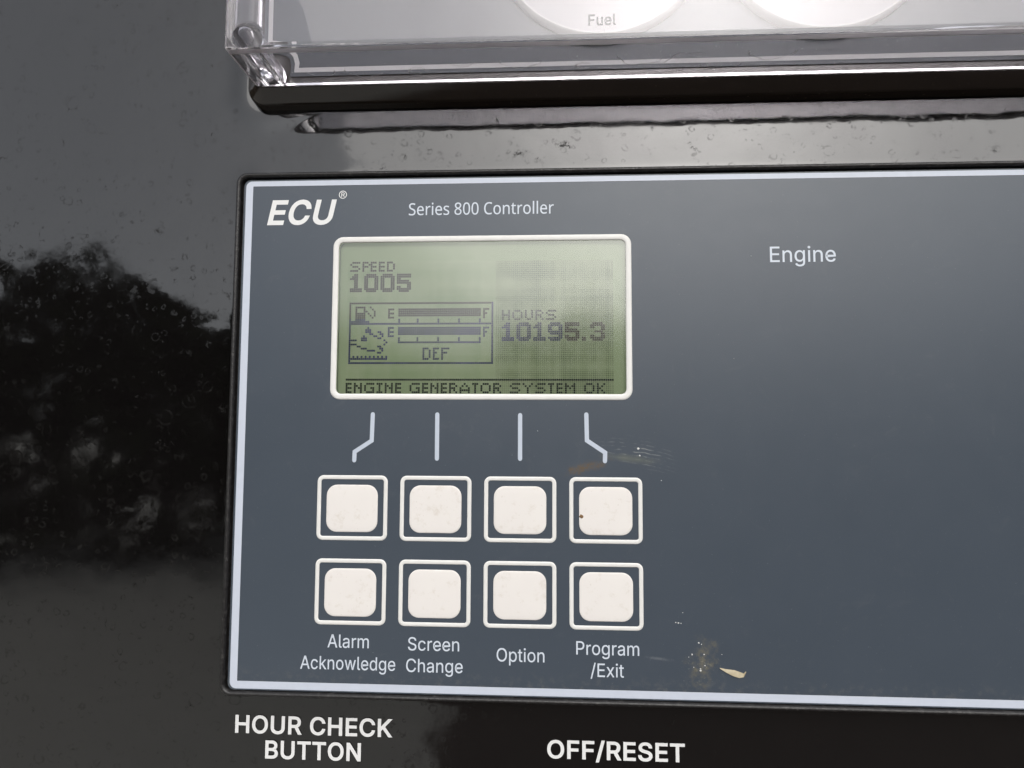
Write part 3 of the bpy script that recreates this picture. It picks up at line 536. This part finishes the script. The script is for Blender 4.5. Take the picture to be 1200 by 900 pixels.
for ry in BY:
    for bx in BX:
        if bt is None:
            bt = button_mesh().build('button', M['button'], ctl, (0, 0, 0), 50); bo = outline_mesh().build('button_outline', M['cream'], bt, (0, 0, 0), 50); o = bt
        else:
            o = bt.copy(); C.collection.objects.link(o); o.parent = ctl
            q = bo.copy(); C.collection.objects.link(q); q.parent = o
        o.location = (bx * MM, ry * MM, -HW * MM)

# guide lines between display and buttons
for pts in ([(-25.2, 14.3), (-25.35, 8.1), (-29.35, 5.5), (-29.4, 3.5)], [(-9.93, 14.3), (-9.9, 4.0)], [(9.46, 14.2), (9.48, 4.1)], [(24.78, 14.4), (24.9, 8.4), (29.05, 5.65), (29.0, 3.7)]):
    b = MB(); b.stroke(pts, 0.98, 0.04); b.build('guide_line', M['guide'], ctl, CB)

# printed words
T = 0.04
lettering('ECU', INTER, -52.05, -35.0, 59.95, 6.15, T, M['white_print'], ctl, CB, 42, 0.21)
lettering('Series 800 Controller', NOTO, -17.4, 17.3, 61.95, 2.95, T, M['print'], ctl, CB, 4)
lettering('Engine', INTER, 67.3, 82.2, 49.8, 3.65, T, M['print'], ctl, CB, 6, label='printed word beginning Eng at right side')
for s, a, b_, v_ in (('Alarm', -34.75, -25.1, -39.35), ('Acknowledge', -41.0, -18.9, -44.25), ('Screen', -16.05, -4.25, -39.6), ('Change', -16.4, -3.4, -44.4), ('Option', 4.3, 15.15, -41.6), ('Program', 22.3, 36.4, -39.7), ('/Exit', 25.5, 32.95, -44.5)):
    lettering(s, INTER, a, b_, v_, 2.95, T, M['print'], ctl, CB, 4)
rb = MB()
rb.loops([circle(-33.55, 67.25, 0.98, 32, T), circle(-33.55, 67.25, 0.80, 32, T)], False, False)
g = text_outlines(INTER, 'R', 10)
xs = [p[0] for G in g for q in G for p in q]
for i, G in enumerate(g):
    rb.poly([[(-33.55 + (px - 440) * 0.00112, 66.72 + py * 0.00108) for px, py in q] for q in G], T + i * 0.004)
o = rb.build('registered_mark', M['white_print'], ctl, CB)

# ---------------------------------------------------------------- gauge cluster
GB = (0, 120, HW)
gc = thing('gauge_cluster', 'black framed gauge cluster under a clear plastic cover above the controller', 'gauge cluster', GB)
u0, v0, u1, v1, r = RIM
rm = MB()
def gring(i, w): return rrect(u0 + i, v0 + i, u1 - i, v1 - i, max(1.0, r - i * 0.7), 8, w)
rm.loops([gring(-0.15, HW - 0.5), gring(0.0, HW + 0.5), gring(0.1, -2.9), gring(0.25, -2.2), gring(0.55, -1.8), gring(2.9, -0.35), gring(3.25, -0.08), gring(3.42, 0.0), gring(3.6, -0.02), gring(3.66, -0.9)], False, True)
rm.build('frame', M['rim'], gc, GB, 50)
# grey label, notched round the screw
SU, SV = -52.0, 97.8
LV = 99.3
notch = [(-46.7, LV), (-46.5, LV + 2.2), (-47.0, LV + 4.0), (-47.9, LV + 5.0), (-49.4, LV + 5.6), (-51.0, LV + 5.9), (-53.2, LV + 6.0)]
def label_edge(d):
    p = [(185.0 - d, LV + d), (185.0 - d, 185.0 - d), (-53.4 + d, 185.0 - d)]
    n_ = [(x + d * a, y + d * b) for (x, y), (a, b) in zip(notch, ((1, 1), (1, 0.15), (0.9, 0.45), (0.7, 0.75), (0.35, 1), (0.1, 1), (1, 1)))]
    return p + n_[::-1]
lb = MB(); lb.poly([label_edge(-1.0)], -0.6); glabel = lb.build('label_sheet', M['gaugeface'], gc, GB)
ln = MB(); ln.poly([label_edge(0.0), label_edge(1.15)], -0.55); ln.build('border_line', M['white_print'], glabel, GB)
# gauges
for gu, words in ((28.6, 'Fuel'), (81.6, None)):
    gv = 130.2
    gb_ = MB(); gb_.loops([circle(gu, gv, 26.0, 72, -0.6), circle(gu, gv, 25.9, 72, 0.3), circle(gu, gv, 25.4, 72, 1.1), circle(gu, gv, 25.1, 72, 1.25), circle(gu, gv, 24.9, 72, 1.2), circle(gu, gv, 24.8, 72, 1.0)], False, False)
    gr = gb_.build('gauge', M['gauge_rim'], gc, GB, 40)
    db = MB(); db.loops([circle(gu, gv, 24.9, 72, 1.0)], False, True); db.build('dial', M['dial'], gr, GB)
    nb = MB(); nb.loops([circle(gu, gv, 3.4, 32, 2.75), circle(gu, gv, 3.3, 32, 4.8), circle(gu, gv, 2.8, 32, 5.2)], False, True)
    nb.add([(gu - 1.2, gv, 4.0), (gu + 1.2, gv, 4.0), (gu + 11.5, gv + 12.6, 4.0), (gu + 11.0, gv + 13.0, 4.0), (gu - 1.2, gv, 4.4), (gu + 1.2, gv, 4.4), (gu + 11.5, gv + 12.6, 4.4), (gu + 11.0, gv + 13.0, 4.4)],
           [(4, 5, 6, 7), (0, 1, 5, 4), (1, 2, 6, 5), (2, 3, 7, 6), (3, 0, 4, 7)])
    nb.build('needle', M['needle'], gr, GB)
    if words: lettering(words, INTER, 25.5, 32.1, 107.0, 2.85, 1.06, M['grey_print'], gr, GB, 28)
# screw
sw = MB(); sw.loops([circle(SU, SV, 2.2, 32, -0.9), circle(SU, SV, 2.2, 32, 0.7), circle(SU, SV, 1.9, 32, 1.2), circle(SU, SV, 1.2, 32, 1.45), circle(SU, SV, 1.0, 32, 0.7)], False, True)
sw.build('screw', M['steel'], gc, GB, 40)
# clear cover: a box with a hollow and a screw hole, cut out of solid plastic
def solid(loops):
    b = MB(); b.loops(loops, True, True)
    me = bpy.data.meshes.new('cutter'); me.from_pydata([((x - GB[0]) * MM, (y - GB[1]) * MM, (z - GB[2]) * MM) for x, y, z in b.v], [], b.f); me.update()
    o = bpy.data.objects.new('cutter', me); C.collection.objects.link(o); return o
CV = (-56.2, 94.9, 187.0, 187.0)
def cring(i, w, rr): return rrect(CV[0] + i, CV[1] + i, CV[2] - i, CV[3] - i, rr, 6, w)
outer = solid([cring(0, 0.08, 0.8), cring(0, 13.2, 0.8), cring(0, 14.3, 0.8), cring(0.10, 14.65, 0.7), cring(0.35, 14.85, 0.5)])
def inner_loop(d, w):
    x0, y0, x1, y1 = CV[0] + 1.5 + d, CV[1] + 1.3 + d, CV[2] - 2.2 - d, CV[3] - 2.2 - d
    P = [(x1, y0), (x1, y1), (x0, y1)]
    cu_, cv_, rr = SU, SV, 3.7 + d
    a0 = math.acos(max(-1, min(1, (x0 - cu_) / rr))); a1 = math.asin(max(-1, min(1, (y0 - cv_) / rr)))
    for k in range(29):
        a = a0 + (a1 - a0) * k / 28; P.append((cu_ + rr * math.cos(a), cv_ + rr * math.sin(a)))
    return [(x, y, w) for x, y in P]
inner = solid([inner_loop(0, -2.0), inner_loop(0, 12.5), inner_loop(0.25, 13.0), inner_loop(0.8, 13.25)])
bore = solid([circle(SU, SV, 2.55, 40, -2.0), circle(SU, SV, 2.55, 40, 16.0)])
for k in (inner, bore):
    md = outer.modifiers.new('cut', 'BOOLEAN'); md.object = k; md.operation = 'DIFFERENCE'; md.solver = 'EXACT'
bpy.context.view_layer.update()
cm = bpy.data.meshes.new_from_object(outer.evaluated_get(bpy.context.evaluated_depsgraph_get()))
for o in (outer, inner, bore): bpy.data.objects.remove(o)
cm.name = 'cover'; cm.materials.clear(); cm.materials.append(M['cover']); cm.shade_flat(); cm.materials.append(M['moulded_edge'])
for f in cm.polygons:
    c_, n_ = f.center / MM, f.normal
    c_ = (c_.x + GB[0], c_.y + GB[1], c_.z + GB[2])
    if abs(n_.z) < 0.3 and c_[2] > 13.1 and (c_[0] < CV[0] + 0.4 or c_[1] < CV[1] + 0.4): f.material_index = 1
    elif abs(n_.z) < 0.3 and n_.x < -0.1 and n_.y < -0.1 and c_[0] < CV[0] + 0.9 and c_[1] < CV[1] + 0.9: f.material_index = 1
cover = link('cover', cm, gc)
# dried drip marks on the inside of the cover's lower wall
random.seed(4)
dm = MB()
for du, dw, rr, a0, a1 in ((-38, 5.5, 2.6, 190, 350), (-27.5, 5.0, 3.0, 170, 330), (-4, 7.5, 2.2, 200, 340), (9.5, 7.2, 3.1, 180, 355), (37, 8.0, 3.6, 175, 340), (48, 5.0, 3.4, 60, 190), (56, 5.2, 3.2, 250, 350), (66, 8.6, 3.4, 180, 360), (-15, 4.0, 1.4, 0, 300), (24, 4.5, 1.2, 20, 330), (52, 3.5, 0.7, 0, 300)):
    n = 26; lo = []; hi = []
    for k in range(n + 1):
        a = math.radians(a0 + (a1 - a0) * k / n); j = 1 + 0.07 * math.sin(5 * a + du) + random.uniform(-0.02, 0.02); wd = random.uniform(0.05, 0.20)
        lo.append((du + rr * j * 1.5 * math.cos(a), CV[1] + 1.33, dw + rr * j * math.sin(a)))
        hi.append((du + (rr * j - wd) * 1.5 * math.cos(a), CV[1] + 1.33, dw + (rr * j - wd) * math.sin(a)))
    dm.loops([lo, hi], False, False, False)
for k in range(110):
    x, z, s = random.uniform(-45, 110), random.uniform(1, 11), random.uniform(0.03, 0.13)
    if random.random() < 0.5: x = random.gauss(48, 14)
    dm.add([(x - s, CV[1] + 1.33, z - s), (x + s, CV[1] + 1.33, z - s * 0.6), (x + s * 0.8, CV[1] + 1.33, z + s), (x - s * 0.7, CV[1] + 1.33, z + s)], [(0, 1, 2, 3)])
marks = dm.build('drip_mark', M['drip'], gc, GB); marks['kind'] = 'stuff'

# ---------------------------------------------------------------- small things on the face
fk = MB()
top = [(54.15, -41.9), (55.6, -42.15), (57.3, -42.3), (58.6, -42.7), (59.35, -43.0), (59.85, -42.5)]
bot = [(54.15, -42.0), (55.5, -42.8), (56.9, -43.5), (58.3, -43.9), (59.3, -43.7), (59.9, -42.6)]
fk.loops([[(x, y, 0.05) for x, y in top], [(x, (y + bot[i][1]) / 2, 0.16 + 0.12 * math.sin(i)) for i, (x, y) in enumerate(top)], [(x, y, 0.30) for x, y in bot], [(x, y - 0.02, 0.05) for x, y in bot]], False, False, False)
FB = (57, -43, 0)
flake = fk.build('plant_flake', M['flake'], None, FB, 60); tag(flake, 'tan curved flake stuck low on the grey controller face right of buttons', 'flake')

DUST = [(36.62, 6.56, 0.33), (36.9, 5.0, 0.22), (49.66, -36.6, 0.2), (50.22, -36.87, 0.18), (49.94, -42.63, 0.25), (49.94, -42.26, 0.16), (44.62, -32.22, 0.16), (45.19, -32.31, 0.2), (45.75, -32.39, 0.14), (41.77, -0.59, 0.15), (50.75, -39.09, 0.18), (50.9, -41.5, 0.15), (48.11, -39.15, 0.22), (47.35, -39.72, 0.12), (48.45, -41.92, 0.12), (54.69, -39.0, 0.1), (46.17, -30.04, 0.1), (-21.92, -20.12, 0.08), (13.53, 10.55, 0.1), (62.98, 51.3, 0.1), (58.61, 27.4, 0.08), (7.37, 63.17, 0.1)]
dsk = MB(); random.seed(11)
for x, y, s in DUST:
    n = 7; r0 = [s * random.uniform(0.5, 1.1) for _ in range(n)]
    low = [(x + r0[k] * 1.2 * math.cos(6.283 * k / n), y + r0[k] * math.sin(6.283 * k / n), 0.02) for k in range(n)]
    hi = [(x + 0.6 * (a - x), y + 0.6 * (b - y), 0.02 + s * 0.5) for a, b, _ in low]
    dsk.loops([low, hi], False, True)
dsk.build('dust_speck', M['drip'], ctl, CB)['kind'] = 'stuff'
sp = MB(); n = 10
lo = [(23.55 + 0.5 * (1 + 0.2 * math.sin(3 * k)) * math.cos(6.283 * k / n), -8.9 + 0.42 * (1 + 0.25 * math.cos(4 * k)) * math.sin(6.283 * k / n), 0.12) for k in range(n)]
sp.loops([lo, [(23.55 + 0.6 * (a - 23.55), -8.9 + 0.6 * (b + 8.9), 0.26) for a, b, _ in lo]], False, True)
speck = sp.build('dirt_speck', M['dirt'], None, (23.55, -8.9, 0), 60); tag(speck, 'tiny brown dirt speck stuck on the rightmost white button of upper row', 'dirt')
